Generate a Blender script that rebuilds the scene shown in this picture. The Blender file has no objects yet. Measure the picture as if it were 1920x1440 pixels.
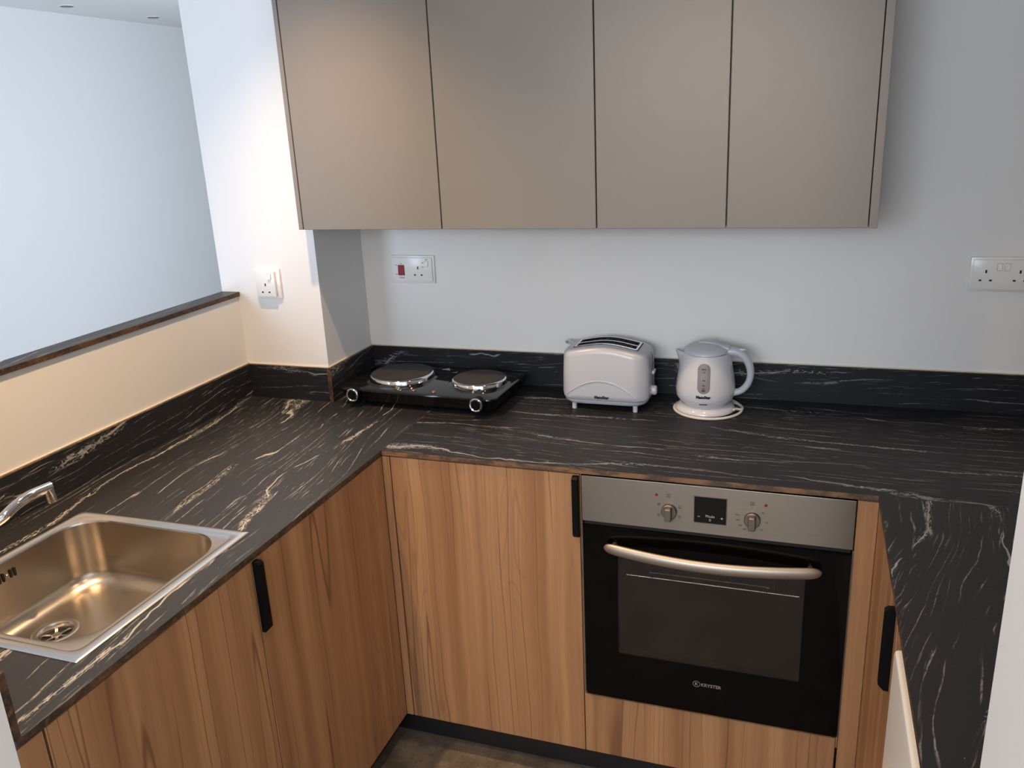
import bpy, bmesh, math, random
from mathutils import Vector, Matrix, Euler
random.seed(4)
PI = math.pi
C = bpy.context.scene.collection
S = bpy.context.scene
T = 0.9                       # worktop surface height; z below is written relative to it

# ------------------------------------------------------------------ camera
cam_d = bpy.data.cameras.new('camera'); cam = bpy.data.objects.new('camera', cam_d); C.objects.link(cam)
yaw, pitch, roll = 0.345789, 0.305288, -0.048422
cy, sy, cp, sp = math.cos(yaw), math.sin(yaw), math.cos(pitch), math.sin(pitch)
fw = Vector((-sy*cp, cy*cp, -sp)); rt = Vector((cy, sy, 0)); up = rt.cross(fw)
r2 = math.cos(roll)*rt + math.sin(roll)*up; u2 = -math.sin(roll)*rt + math.cos(roll)*up
M = Matrix((r2, u2, -fw)).transposed().to_4x4(); M.translation = Vector((0.421386, -2.352241, 0.784476 + T))
cam.matrix_world = M
cam_d.sensor_width = 36; cam_d.lens = 1577.263/1920*36; cam_d.clip_start = 0.02
S.camera = cam

# ------------------------------------------------------------------ light and exposure
S.view_settings.view_transform = 'Standard'; S.view_settings.look = 'None'
S.view_settings.exposure = 0.45; S.view_settings.gamma = 1.0; S.view_settings.use_curve_mapping = False
w = bpy.data.worlds.new('World'); S.world = w; w.use_nodes = True
w.node_tree.nodes['Background'].inputs[0].default_value = (0.70, 0.82, 1.0, 1)
w.node_tree.nodes['Background'].inputs[1].default_value = 0.5

def area(name, loc, rot, sx, sz, power, col):
    d = bpy.data.lights.new(name, 'AREA'); d.shape = 'RECTANGLE'; d.size = sx; d.size_y = sz; d.energy = power; d.color = col
    o = bpy.data.objects.new(name, d); C.objects.link(o); o.location = loc; o.rotation_euler = rot; return o
DAY = (0.80, 0.90, 1.0)
HALL_WINDOW, ROOM_WINDOW, SIDE_FILL, SPOT = 82, 49, 32, 33
area('hall_window_daylight', (-2.20, -4.42, T+0.45), (PI/2, 0, 0), 1.1, 1.7, HALL_WINDOW, (0.72, 0.87, 1.09))
area('room_window_daylight', (-0.05, -4.42, T+1.06), (PI/2, 0, 0), 1.9, 0.7, ROOM_WINDOW, (0.90, 0.94, 0.99))
area('hall_side_fill', (-1.27, 1.30, T+0.35), (0, PI/2, 0), 1.6, 2.0, SIDE_FILL, (0.80, 0.89, 1.0))  # added fill lamp behind the pillar to brighten the hall wall; no window there
SPOTS = [(-0.75, -0.75, 1.75), (0.20, -0.75, 0.7), (-0.75, -1.50, 1.4), (0.20, -1.62, 0.5)]
for sx_, sy_, k in SPOTS:
    d = bpy.data.lights.new('downlight_bulb', 'SPOT'); d.energy = SPOT*k; d.color = (1.0, 0.66, 0.36)
    d.spot_size = math.radians(100); d.spot_blend = 1.0; d.shadow_soft_size = 0.02
    o = bpy.data.objects.new('downlight_bulb', d); C.objects.link(o); o.location = (sx_, sy_, T+1.485)

# ------------------------------------------------------------------ materials
def new_mat(name):
    m = bpy.data.materials.new(name); m.use_nodes = True
    return m, m.node_tree, m.node_tree.nodes['Principled BSDF']
def plain(name, col, rough=0.5, metal=0.0, spec=0.5, coat=0.0, trans=0.0, emit=None, bump=0.0, bscale=300, var=0.0):
    m, nt, p = new_mat(name)
    p.inputs['Base Color'].default_value = (*col, 1); p.inputs['Roughness'].default_value = rough
    p.inputs['Metallic'].default_value = metal; p.inputs['Specular IOR Level'].default_value = spec
    p.inputs['Coat Weight'].default_value = coat; p.inputs['Coat Roughness'].default_value = 0.08
    p.inputs['Transmission Weight'].default_value = trans
    if emit: p.inputs['Emission Color'].default_value = (*col, 1); p.inputs['Emission Strength'].default_value = emit
    tc = nt.nodes.new('ShaderNodeTexCoord'); nz = nt.nodes.new('ShaderNodeTexNoise'); nz.inputs['Scale'].default_value = bscale
    nt.links.new(tc.outputs['Object'], nz.inputs['Vector'])
    if bump:
        b = nt.nodes.new('ShaderNodeBump'); b.inputs['Strength'].default_value = bump; b.inputs['Distance'].default_value = 0.001
        nt.links.new(nz.outputs['Fac'], b.inputs['Height']); nt.links.new(b.outputs['Normal'], p.inputs['Normal'])
    if var:
        mx = nt.nodes.new('ShaderNodeMixRGB'); mx.inputs[1].default_value = (*[c*(1-var) for c in col], 1); mx.inputs[2].default_value = (*[min(1, c*(1+var)) for c in col], 1)
        nz2 = nt.nodes.new('ShaderNodeTexNoise'); nz2.inputs['Scale'].default_value = 3.0
        nt.links.new(tc.outputs['Object'], nz2.inputs['Vector']); nt.links.new(nz2.outputs['Fac'], mx.inputs[0]); nt.links.new(mx.outputs[0], p.inputs['Base Color'])
    return m
class G:                                   # small helper for maths node graphs
    def __init__(s, nt): s.nt = nt
    def n(s, t, **k):
        x = s.nt.nodes.new(t)
        for a, b in k.items(): setattr(x, a, b)
        return x
    def m(s, op, a, b=None, c=None, clamp=False):
        x = s.n('ShaderNodeMath', operation=op); x.use_clamp = clamp
        for i, v in enumerate((a, b, c)):
            if v is None: continue
            if isinstance(v, (int, float)): x.inputs[i].default_value = v
            else: s.nt.links.new(v, x.inputs[i])
        return x.outputs[0]
    def noise(s, a, b, sa, sb, detail=2, rough=0.5, z=0.0):
        v = s.n('ShaderNodeCombineXYZ')
        s.nt.links.new(s.m('MULTIPLY', a, sa), v.inputs[0]); s.nt.links.new(s.m('MULTIPLY', b, sb), v.inputs[1]); v.inputs[2].default_value = z
        x = s.n('ShaderNodeTexNoise'); x.inputs['Scale'].default_value = 1.0; x.inputs['Detail'].default_value = detail; x.inputs['Roughness'].default_value = rough
        s.nt.links.new(v.outputs[0], x.inputs['Vector']); return x.outputs['Fac']
    def smooth(s, v, lo, hi):
        x = s.n('ShaderNodeMapRange', interpolation_type='SMOOTHSTEP')
        s.nt.links.new(v, x.inputs[0]); x.inputs[1].default_value = lo; x.inputs[2].default_value = hi; return x.outputs[0]
    def mix(s, f, a, b):
        x = s.n('ShaderNodeMixRGB')
        if isinstance(f, (int, float)): x.inputs[0].default_value = f
        else: s.nt.links.new(f, x.inputs[0])
        for i, v in ((1, a), (2, b)):
            if isinstance(v, tuple): x.inputs[i].default_value = (*v, 1)
            else: s.nt.links.new(v, x.inputs[i])
        return x.outputs[0]

def marble(name, axis, slant=0.0, wave=0.03, seed=0.0, bold=1.0, vein=(0.30, 0.305, 0.31), spec=0.30, amt=1.0):
    m, nt, p = new_mat(name); g = G(nt)
    tc = g.n('ShaderNodeTexCoord'); sep = g.n('ShaderNodeSeparateXYZ'); nt.links.new(tc.outputs['Object'], sep.inputs[0])
    X, Y, Z = sep.outputs
    a, c = (X, g.m('SUBTRACT', Y, Z)) if axis == 'x' else (Y, g.m('SUBTRACT', X, Z))
    low = g.noise(a, c, 1.5, 2.2, 2, 0.5, seed); mid = g.noise(a, c, 7, 16, 2, 0.5, seed+3); hi = g.noise(a, c, 40, 70, 2, 0.6, seed+11)
    c = g.m('ADD', c, g.m('MULTIPLY', a, slant))
    c = g.m('ADD', c, g.m('MULTIPLY', low, wave*2)); c = g.m('ADD', c, g.m('MULTIPLY', mid, wave*0.22)); c = g.m('ADD', c, g.m('MULTIPLY', hi, 0.0022))
    fine = g.noise(a, c, 70, 220, 3, 0.65, seed+9)
    zone = g.noise(a, c, 1.6, 6.5, 2, 0.5, seed+13)
    # long fine veins: lines of even spacing, broken along their length
    n1 = g.m('ADD', g.m('MULTIPLY', c, 46.0), g.m('MULTIPLY', g.noise(a, c, 1.1, 8, 3, 0.5, seed+1), 8.0))
    r1 = g.m('ABSOLUTE', g.m('SUBTRACT', g.m('FRACT', n1), 0.5))
    msk1 = g.smooth(g.noise(a, c, 2.6, 60, 3, 0.6, seed+5), 0.47, 0.60)
    v1 = g.m('MULTIPLY', g.m('MULTIPLY', g.smooth(r1, 0.085, 0.0), msk1), g.smooth(fine, 0.34, 0.58))
    # short flecks
    n2 = g.noise(a, c, 11, 190, 2, 0.55, seed+2)
    v2 = g.m('MULTIPLY', g.smooth(n2, 0.62, 0.70), g.smooth(zone, 0.42, 0.58))
    # bold broken veins
    n3 = g.m('ADD', g.m('MULTIPLY', c, 6.5), g.m('MULTIPLY', g.noise(a, c, 1.5, 4, 2, 0.5, seed+4), 1.6))
    n3 = g.m('ADD', n3, g.m('MULTIPLY', g.noise(a, c, 14, 18, 2, 0.6, seed+19), 0.16))
    r3 = g.m('MULTIPLY', g.m('ABSOLUTE', g.m('SUBTRACT', g.m('FRACT', n3), 0.5)), 0.16)
    rip = g.noise(a, c, 34, 110, 2, 0.55, seed+7)
    rip = g.smooth(g.m('ABSOLUTE', g.m('SUBTRACT', g.m('FRACT', g.m('MULTIPLY', rip, 5.0)), 0.5)), 0.20, 0.08)
    zone3 = g.smooth(g.noise(a, c, 2.6, 9, 1, 0.5, seed+8), 0.50, 0.58)
    core = g.m('MULTIPLY', g.smooth(r3, 0.0026*bold, 0.0008*bold), g.smooth(g.noise(a, c, 4.2, 30, 2, 0.6, seed+17), 0.46, 0.54))
    v3 = g.m('MAXIMUM', core, g.m('MULTIPLY', g.m('MULTIPLY', g.smooth(r3, 0.0100*bold, 0.0050*bold), rip), zone3))
    # specks
    v4 = g.smooth(g.noise(a, c, 150, 260, 1, 0.5, seed+15), 0.76, 0.80)
    v = g.m('MAXIMUM', g.m('MULTIPLY', v1, 0.85), g.m('MAXIMUM', g.m('MULTIPLY', v2, 0.6), g.m('MAXIMUM', v3, g.m('MULTIPLY', v4, 0.7))))
    base = g.mix(low, (0.012, 0.0125, 0.0150), (0.019, 0.0195, 0.023))
    col = g.mix(g.m('MULTIPLY', v, amt), base, vein); nt.links.new(col, p.inputs['Base Color'])
    p.inputs['Roughness'].default_value = 0.44; p.inputs['Specular IOR Level'].default_value = spec
    return m

def wood(name, seed=0.0):
    m, nt, p = new_mat(name); g = G(nt)
    tc = g.n('ShaderNodeTexCoord'); sep = g.n('ShaderNodeSeparateXYZ'); nt.links.new(tc.outputs['Object'], sep.inputs[0])
    X, Y, Z = sep.outputs
    h = g.m('ADD', X, g.m('MULTIPLY', Y, 1.0))
    wob = g.noise(h, Z, 5.0, 1.7, 2, 0.5, seed)
    wob2 = g.noise(h, Z, 26, 5.0, 2, 0.5, seed+4)
    hh = g.m('ADD', h, g.m('ADD', g.m('MULTIPLY', wob, 0.035), g.m('MULTIPLY', wob2, 0.004)))
    band = g.noise(hh, Z, 17, 0.25, 2, 0.55, seed+1)
    board = g.noise(h, Z, 7.5, 0.02, 1, 0.5, seed+8)
    grain = g.noise(hh, Z, 150, 1.6, 3, 0.6, seed+2)
    pore = g.noise(h, Z, 620, 16, 2, 0.6, seed+6)
    ln = g.noise(hh, Z, 9.0, 0.22, 1, 0.45, seed+3)
    line = g.m('ABSOLUTE', g.m('SUBTRACT', g.m('FRACT', g.m('MULTIPLY', ln, 13.0)), 0.5))
    line = g.m('MULTIPLY', g.smooth(line, 0.075, 0.0), g.smooth(g.noise(hh, Z, 12, 1.0, 2, 0.5, seed+5), 0.36, 0.56))
    arch = g.noise(h, Z, 9.0, 1.15, 2, 0.45, seed+12)          # cathedral figure: closed contours of a stretched field
    arc = g.m('ABSOLUTE', g.m('SUBTRACT', g.m('FRACT', g.m('MULTIPLY', arch, 17.0)), 0.5))
    arc = g.m('MULTIPLY', g.smooth(arc, 0.16, 0.0), g.smooth(g.noise(h, Z, 6, 0.9, 1, 0.5, seed+14), 0.50, 0.62))
    col = g.mix(g.smooth(band, 0.30, 0.70), (0.262, 0.124, 0.055), (0.430, 0.238, 0.112))
    col = g.mix(g.m('MULTIPLY', g.smooth(board, 0.42, 0.60), 0.45), col, (0.36, 0.185, 0.090))
    col = g.mix(g.m('MULTIPLY', g.smooth(grain, 0.40, 0.68), 0.30), col, (0.23, 0.115, 0.058))
    col = g.mix(g.m('MULTIPLY', g.smooth(pore, 0.52, 0.68), 0.22), col, (0.20, 0.105, 0.055))
    col = g.mix(g.m('MULTIPLY', arc, 0.38), col, (0.20, 0.092, 0.044))
    col = g.mix(g.m('MULTIPLY', line, 0.80), col, (0.140, 0.060, 0.028))
    nt.links.new(col, p.inputs['Base Color'])
    p.inputs['Roughness'].default_value = 0.48; p.inputs['Specular IOR Level'].default_value = 0.35
    b = g.n('ShaderNodeBump'); b.inputs['Strength'].default_value = 0.12; b.inputs['Distance'].default_value = 0.0006
    nt.links.new(pore, b.inputs['Height']); nt.links.new(b.outputs['Normal'], p.inputs['Normal'])
    return m

def chipboard(name, k=1.0):
    m, nt, p = new_mat(name); g = G(nt)
    tc = g.n('ShaderNodeTexCoord'); sep = g.n('ShaderNodeSeparateXYZ'); nt.links.new(tc.outputs['Object'], sep.inputs[0])
    h = g.m('ADD', sep.outputs[0], sep.outputs[1])
    n = g.noise(h, sep.outputs[2], 14, 40, 3, 0.6)
    n2 = g.noise(h, sep.outputs[2], 90, 90, 2, 0.6, 4)
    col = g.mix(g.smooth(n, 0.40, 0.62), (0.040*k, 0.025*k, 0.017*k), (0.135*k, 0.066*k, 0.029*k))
    col = g.mix(g.m('MULTIPLY', g.smooth(n2, 0.5, 0.7), 0.4), col, (0.24, 0.13, 0.06))
    nt.links.new(col, p.inputs['Base Color']); p.inputs['Roughness'].default_value = 0.6; return m

def brushed(name, col, rough=0.32, aniso=0.75, rot=0.0, streak=True):
    m, nt, p = new_mat(name); g = G(nt)
    p.inputs['Metallic'].default_value = 1.0; p.inputs['Roughness'].default_value = rough
    p.inputs['Anisotropic'].default_value = aniso; p.inputs['Anisotropic Rotation'].default_value = rot
    t = g.n('ShaderNodeTangent'); t.direction_type = 'RADIAL'; t.axis = 'Z'; nt.links.new(t.outputs[0], p.inputs['Tangent'])
    tc = g.n('ShaderNodeTexCoord'); sep = g.n('ShaderNodeSeparateXYZ'); nt.links.new(tc.outputs['Object'], sep.inputs[0])
    h = g.m('ADD', sep.outputs[0], sep.outputs[1])
    n = g.noise(h, sep.outputs[2], 12, 900, 3, 0.6)
    c = g.mix(n, tuple(x*0.86 for x in col), tuple(min(1, x*1.08) for x in col)); nt.links.new(c, p.inputs['Base Color'])
    return m

def stone_floor(name):
    m, nt, p = new_mat(name); g = G(nt)
    tc = g.n('ShaderNodeTexCoord'); sep = g.n('ShaderNodeSeparateXYZ'); nt.links.new(tc.outputs['Object'], sep.inputs[0])
    X, Y, Z = sep.outputs
    a = g.noise(X, Y, 9, 9, 4, 0.65, 1); b = g.noise(X, Y, 60, 60, 3, 0.65, 2); c = g.noise(X, Y, 190, 190, 2, 0.6, 3)
    col = g.mix(g.smooth(a, 0.35, 0.65), (0.075, 0.058, 0.043), (0.155, 0.120, 0.085))
    col = g.mix(g.m('MULTIPLY', g.smooth(b, 0.56, 0.66), 0.55), col, (0.050, 0.042, 0.036))
    col = g.mix(g.m('MULTIPLY', g.smooth(c, 0.62, 0.72), 0.5), col, (0.33, 0.28, 0.22))
    nt.links.new(col, p.inputs['Base Color']); p.inputs['Roughness'].default_value = 0.62; return m

WALL = plain('wall_paint', (0.78, 0.78, 0.775), 0.6, spec=0.25, bump=0.10, bscale=55)
CEIL = plain('ceiling_paint', (0.88, 0.88, 0.88), 0.7, spec=0.2, bump=0.05, bscale=50)
FLOOR = stone_floor('stone_floor')
MX = marble('black_laminate_back', 'x', 0.03, 0.028, 0.0, 1.0, (0.235, 0.255, 0.28), 0.22)
MY = marble('black_laminate_left', 'y', 0.10, 0.050, 20.0, 1.2, (0.38, 0.37, 0.35), 0.52)
MR = marble('black_laminate_side', 'y', -0.20, 0.060, 52.0, 1.0, (0.27, 0.275, 0.28), 0.25)
CORE = chipboard('chipboard_core_shaded', 0.7); CORE2 = chipboard('chipboard_core', 1.5)  # darker copy of one core board, the left edges' shade put into its colour
WOOD = wood('oak_laminate'); WOOD2 = wood('oak_laminate_b', 13.0)
TAUPE = plain('taupe_laminate', (0.222, 0.203, 0.184), 0.42, spec=0.35, bump=0.04, bscale=500)
TAUPE_IN = plain('taupe_carcass', (0.20, 0.18, 0.16), 0.6)
CARC = plain('carcass_board', (0.05, 0.04, 0.035), 0.7)
GAP = plain('shadow_board', (0.02, 0.018, 0.016), 0.8)
BLACK = plain('matt_black_metal', (0.003, 0.003, 0.0034), 0.5, spec=0.12)
PLINTH = plain('black_plinth', (0.012, 0.012, 0.013), 0.32)
GLOSSB = plain('black_enamel', (0.004, 0.004, 0.0045), 0.08, spec=0.4)
PLATE = plain('cast_iron_plate', (0.026, 0.024, 0.023), 0.6, spec=0.22, bump=0.12, bscale=900)
CHROME = plain('chrome', (0.80, 0.80, 0.82), 0.07, metal=1.0)
STEEL = brushed('brushed_steel', (0.185, 0.158, 0.128), 0.34, 0.95, 0.25)
OVENB = plain('oven_door_glass', (0.0018, 0.0016, 0.0015), 0.06, spec=0.16)
STEELH = plain('satin_handle', (0.24, 0.215, 0.19), 0.45, metal=1.0)
HANDLE = plain('silver_handle', (0.44, 0.385, 0.33), 0.46, metal=0.9)
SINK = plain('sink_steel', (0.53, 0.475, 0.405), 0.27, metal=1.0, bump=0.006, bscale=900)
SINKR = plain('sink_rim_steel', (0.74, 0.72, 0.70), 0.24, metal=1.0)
WHITE = plain('white_plastic', (0.50, 0.51, 0.56), 0.28, spec=0.5)
WHITE_G = plain('white_gloss_plastic', (0.63, 0.63, 0.665), 0.12, spec=0.5, coat=0.3)
CREAM = plain('cream_cable', (0.66, 0.63, 0.56), 0.45)
SOCK = plain('white_socket_plastic', (0.80, 0.80, 0.79), 0.25)
RED = plain('red_rocker', (0.24, 0.008, 0.014), 0.35, spec=0.2)
REDL = plain('red_lamp', (0.22, 0.018, 0.012), 0.25)
DARK = plain('dark_hole', (0.008, 0.008, 0.008), 0.8)
INK = plain('black_ink', (0.012, 0.012, 0.014), 0.5)
GREYINK = plain('grey_ink', (0.20, 0.19, 0.19), 0.5)
WHITEINK = plain('pale_ink', (0.42, 0.42, 0.42), 0.5)
WATER = plain('smoky_window', (0.225, 0.205, 0.21), 0.2, coat=0.2)
FRIDGE = plain('white_enamel', (0.76, 0.74, 0.71), 0.22, bump=0.03, bscale=400)
CAVITY = plain('oven_cavity', (0.060, 0.054, 0.048), 0.45)
STICKER = plain('silver_sticker', (0.42, 0.42, 0.40), 0.35)
YELLOW = plain('yellow_sticker', (0.42, 0.36, 0.10), 0.5)
CAULK = plain('cream_sealant', (0.66, 0.60, 0.50), 0.5)
def glass_mat():
    m, nt, p = new_mat('tinted_oven_glass'); g = G(nt)
    out = nt.nodes['Material Output']
    tr = g.n('ShaderNodeBsdfTransparent'); tr.inputs[0].default_value = (0.85, 0.82, 0.79, 1)
    gl = g.n('ShaderNodeBsdfGlossy'); gl.inputs['Roughness'].default_value = 0.05
    df = g.n('ShaderNodeBsdfDiffuse'); df.inputs[0].default_value = (0.036, 0.031, 0.026, 1)
    m1 = g.n('ShaderNodeMixShader'); m1.inputs[0].default_value = 0.28
    nt.links.new(tr.outputs[0], m1.inputs[1]); nt.links.new(df.outputs[0], m1.inputs[2])
    fr = g.n('ShaderNodeFresnel'); fr.inputs[0].default_value = 1.45
    m2 = g.n('ShaderNodeMixShader'); nt.links.new(fr.outputs[0], m2.inputs[0])
    nt.links.new(m1.outputs[0], m2.inputs[1]); nt.links.new(gl.outputs[0], m2.inputs[2]); nt.links.new(m2.outputs[0], out.inputs[0])
    return m
OGLASS = glass_mat()
def window_glass():
    m, nt, p = new_mat('window_glass'); g = G(nt); out = nt.nodes['Material Output']
    tr = g.n('ShaderNodeBsdfTransparent'); gl = g.n('ShaderNodeBsdfGlossy'); gl.inputs['Roughness'].default_value = 0.02
    mx = g.n('ShaderNodeMixShader'); mx.inputs[0].default_value = 0.06
    nt.links.new(tr.outputs[0], mx.inputs[1]); nt.links.new(gl.outputs[0], mx.inputs[2]); nt.links.new(mx.outputs[0], out.inputs[0]); return m
WGLASS = window_glass()

# ------------------------------------------------------------------ helpers
WM = {}
def thing(name, label, cat, loc, rz=0.0, group=None):
    o = bpy.data.objects.new(name, None); C.objects.link(o); o.empty_display_size = 0.05
    o.location = (loc[0], loc[1], loc[2]+T); o.rotation_euler = (0, 0, rz)
    o['label'] = label; o['category'] = cat
    if group: o['group'] = group
    WM[o.name] = Matrix.Translation(Vector(o.location)) @ Matrix.Rotation(rz, 4, 'Z')
    return o
def tag(o, label, cat, group=None):
    o['label'] = label; o['category'] = cat
    if group: o['group'] = group
    return o
def mk(name, bm, mats, parent=None, smooth=False, local=False, label=None):
    """bm in scene coordinates with z relative to the worktop; local=True: in the parent's own frame"""
    if not local: bmesh.ops.translate(bm, verts=bm.verts, vec=(0, 0, T))
    me = bpy.data.meshes.new(name); bm.normal_update(); bm.to_mesh(me); bm.free()
    for m in (mats if isinstance(mats, (list, tuple)) else [mats]): me.materials.append(m)
    if smooth:
        for p in me.polygons: p.use_smooth = True
        if smooth != 'all':
            try: me.set_sharp_from_angle(angle=math.radians(38))
            except Exception: pass
    o = bpy.data.objects.new(name, me); C.objects.link(o)
    if parent:
        o.parent = parent
        if parent.type == 'EMPTY' and not local: o.matrix_parent_inverse = WM[parent.name].inverted()
    if label: o['label'] = label
    return o
def struct(name, bm, mats, **k):
    o = mk(name, bm, mats, **k); o['kind'] = 'structure'; return o
def box(bm, x0, x1, y0, y1, z0, z1, bev=0.0, seg=1, core=None, mi=0):
    """core: set of 'x-','y+' ... faces that get material 1"""
    vs = [bm.verts.new((x, y, z)) for x in (x0, x1) for y in (y0, y1) for z in (z0, z1)]
    F = {'x-': (0, 1, 3, 2), 'x+': (4, 6, 7, 5), 'y-': (0, 4, 5, 1), 'y+': (2, 3, 7, 6), 'z-': (0, 2, 6, 4), 'z+': (1, 5, 7, 3)}
    fs = []
    for k, ix in F.items():
        f = bm.faces.new([vs[i] for i in ix]); f.material_index = 1 if core and k in core else mi; fs.append(f)
    if bev:
        es = list({e for f in fs for e in f.edges}); bmesh.ops.bevel(bm, geom=es, offset=bev, segments=seg, affect='EDGES', profile=0.5)
    return bm
def B(*a, **k): return box(bmesh.new(), *a, **k)
def rrect(cx, cy_, hx, hy, r, n=6, side=1):
    """closed loop of (x, y), counter-clockwise"""
    r = min(r, hx-1e-5, hy-1e-5); pts = []
    for (sx, sy2, a0) in ((1, 1, 0), (-1, 1, PI/2), (-1, -1, PI), (1, -1, 3*PI/2)):
        ox, oy = cx+sx*(hx-r), cy_+sy2*(hy-r)
        for i in range(n+1):
            a = a0+PI/2*i/n; pts.append((ox+r*math.cos(a), oy+r*math.sin(a)))
    if side > 1:
        out = []
        L = len(pts)
        for i in range(L):
            out.append(pts[i])
            if i % (n+1) == n:
                q = pts[(i+1) % L]
                for j in range(1, side): out.append((pts[i][0]+(q[0]-pts[i][0])*j/side, pts[i][1]+(q[1]-pts[i][1])*j/side))
        pts = out
    return pts
def loft(bm, loops, cap0=True, cap1=True, mi=0):
    rows = [[bm.verts.new(p) for p in L] for L in loops]; n = len(rows[0])
    for a, b in zip(rows, rows[1:]):
        for i in range(n):
            f = bm.faces.new((a[i], a[(i+1) % n], b[(i+1) % n], b[i])); f.material_index = mi
    if cap0: bm.faces.new(rows[0][::-1]).material_index = mi
    if cap1: bm.faces.new(rows[-1]).material_index = mi
    return bm
def lathe(bm, prof, cx=0, cy_=0, n=48, cap=True, sx=1.0):
    loops = [[(cx+r*math.cos(2*PI*i/n)*sx, cy_+r*math.sin(2*PI*i/n), z) for i in range(n)] for r, z in prof]
    return loft(bm, loops, cap, cap)
def catmull(P, k=8):
    P = [Vector(p) for p in P]; out = []
    Q = [2*P[0]-P[1]]+P+[2*P[-1]-P[-2]]
    for i in range(1, len(Q)-2):
        a, b, c, d = Q[i-1:i+3]
        for j in range(k):
            t = j/k; out.append(0.5*((2*b)+(c-a)*t+(2*a-5*b+4*c-d)*t*t+(3*b-a-3*c+d)*t**3))
    out.append(P[-1]); return out
def tube(bm, P, r, n=10, flat=1.0, nrm=None, closed=False):
    """r: number or function of 0..1; flat: ratio of the second axis"""
    P = [Vector(p) for p in P]; loops = []; N = len(P); u = None
    for i, p in enumerate(P):
        t = (P[min(i+1, N-1)]-P[max(i-1, 0)]).normalized()
        if nrm is not None: u = (Vector(nrm)-t*t.dot(Vector(nrm))).normalized()
        elif u is None: u = t.orthogonal().normalized()
        else: u = (u-t*t.dot(u)).normalized()
        v = t.cross(u); rr = r(i/(N-1)) if callable(r) else r
        loops.append([tuple(p+u*rr*math.cos(2*PI*j/n)+v*rr*flat*math.sin(2*PI*j/n)) for j in range(n)])
    return loft(bm, loops)
def cyl(bm, c, axis, r, h, n=28, bev=0.0, r1=None):
    """cylinder from c along the unit axis"""
    a = Vector(axis).normalized(); u = a.orthogonal().normalized(); v = a.cross(u); c = Vector(c); r1 = r if r1 is None else r1
    prof = [(r, 0), (r1-bev, h-0)] if not bev else [(r, 0), (r1, h-bev), (r1-bev, h)]
    return loft(bm, [[tuple(c+a*z+u*q*math.cos(2*PI*i/n)+v*q*math.sin(2*PI*i/n)) for i in range(n)] for q, z in prof])
def text(name, s, size, mat, parent, origin, xdir, ydir, align='CENTER', bold=0.0, sx=1.0, warp=None):
    """flat lettering as a thin mesh at origin (scene coordinates), reading along xdir with its height along ydir"""
    cu = bpy.data.curves.new(name, 'FONT'); cu.body = s; cu.size = size; cu.align_x = align; cu.offset = bold; cu.resolution_u = 3; cu.extrude = 0.00015
    o = bpy.data.objects.new(name, cu); C.objects.link(o); dg = bpy.context.evaluated_depsgraph_get()
    me = bpy.data.meshes.new_from_object(o.evaluated_get(dg)); C.objects.unlink(o); bpy.data.objects.remove(o)
    xd, yd, og = Vector(xdir).normalized(), Vector(ydir).normalized(), Vector(origin); zd = xd.cross(yd)
    for v in me.vertices:
        v.co = warp(v.co) if warp else og+xd*v.co.x*sx+yd*v.co.y+zd*v.co.z
    bm = bmesh.new(); bm.from_mesh(me); bpy.data.meshes.remove(me)
    return mk(name, bm, mat, parent)

# ------------------------------------------------------------------ the setting
XL, XR, YW = -0.5694, 0.5902, -0.6005          # inner worktop edges
XW, XRW = -1.1906, 1.215                       # left half wall face, right wall face
CE = 1.50                                      # ceiling, relative to worktop
YB = -4.5
struct('floor', B(-6.2, 1.4, YB-0.1, 6.1, -1.0, -0.9), FLOOR)
struct('ceiling', B(-6.2, 1.4, YB-0.1, 6.1, CE, CE+0.1), CEIL)
struct('wall_back', B(-0.9061, XRW, 0.0, 0.12, -0.9, CE), WALL)
struct('wall_pillar', B(-1.2466, -0.9061, -0.2678, 6.0, -0.9, CE), WALL)
struct('wall_right', B(XRW, XRW+0.1, YB, 0.12, -0.9, CE), WALL)
struct('wall_left_low', B(-1.243, XW, -1.6836, -0.2678, -0.9, 0.312), WALL)
struct('wall_left_end', B(-1.243, -0.5725, -1.80, -1.6836, -0.9, CE), WALL)
struct('wall_left_rear', B(-1.243, XW, YB, -1.80, -0.9, CE), WALL)
struct('wall_right_end', B(0.586, XRW, -1.80, -1.672, -0.9, CE), WALL)
struct('wall_hall_left', B(-3.95, -3.83, 0.95, 6.0, -0.9, CE), WALL)
struct('wall_hall_return', B(-6.1, -3.95, 0.95, 1.07, -0.9, CE), WALL)
struct('wall_hall_side', B(-6.2, -6.1, YB, 1.07, -0.9, CE), WALL)
struct('wall_hall_end', B(-3.95, -1.2466, 6.0, 6.1, -0.9, CE), WALL)
bm = bmesh.new()                                # window wall behind the viewer
for a in ((-6.2, -2.8, -0.9, CE), (-1.6, -1.1, -0.9, CE), (1.0, 1.4, -0.9, CE)):
    if a[1] > a[0]: box(bm, a[0], a[1], YB-0.1, YB, a[2], a[3])
for a in ((-2.8, -1.6), (-1.1, 1.0)):
    box(bm, a[0], a[1], YB-0.1, YB, -0.9, -0.6); box(bm, a[0], a[1], YB-0.1, YB, 1.44, CE)
struct('wall_front', bm, WALL)
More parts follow.
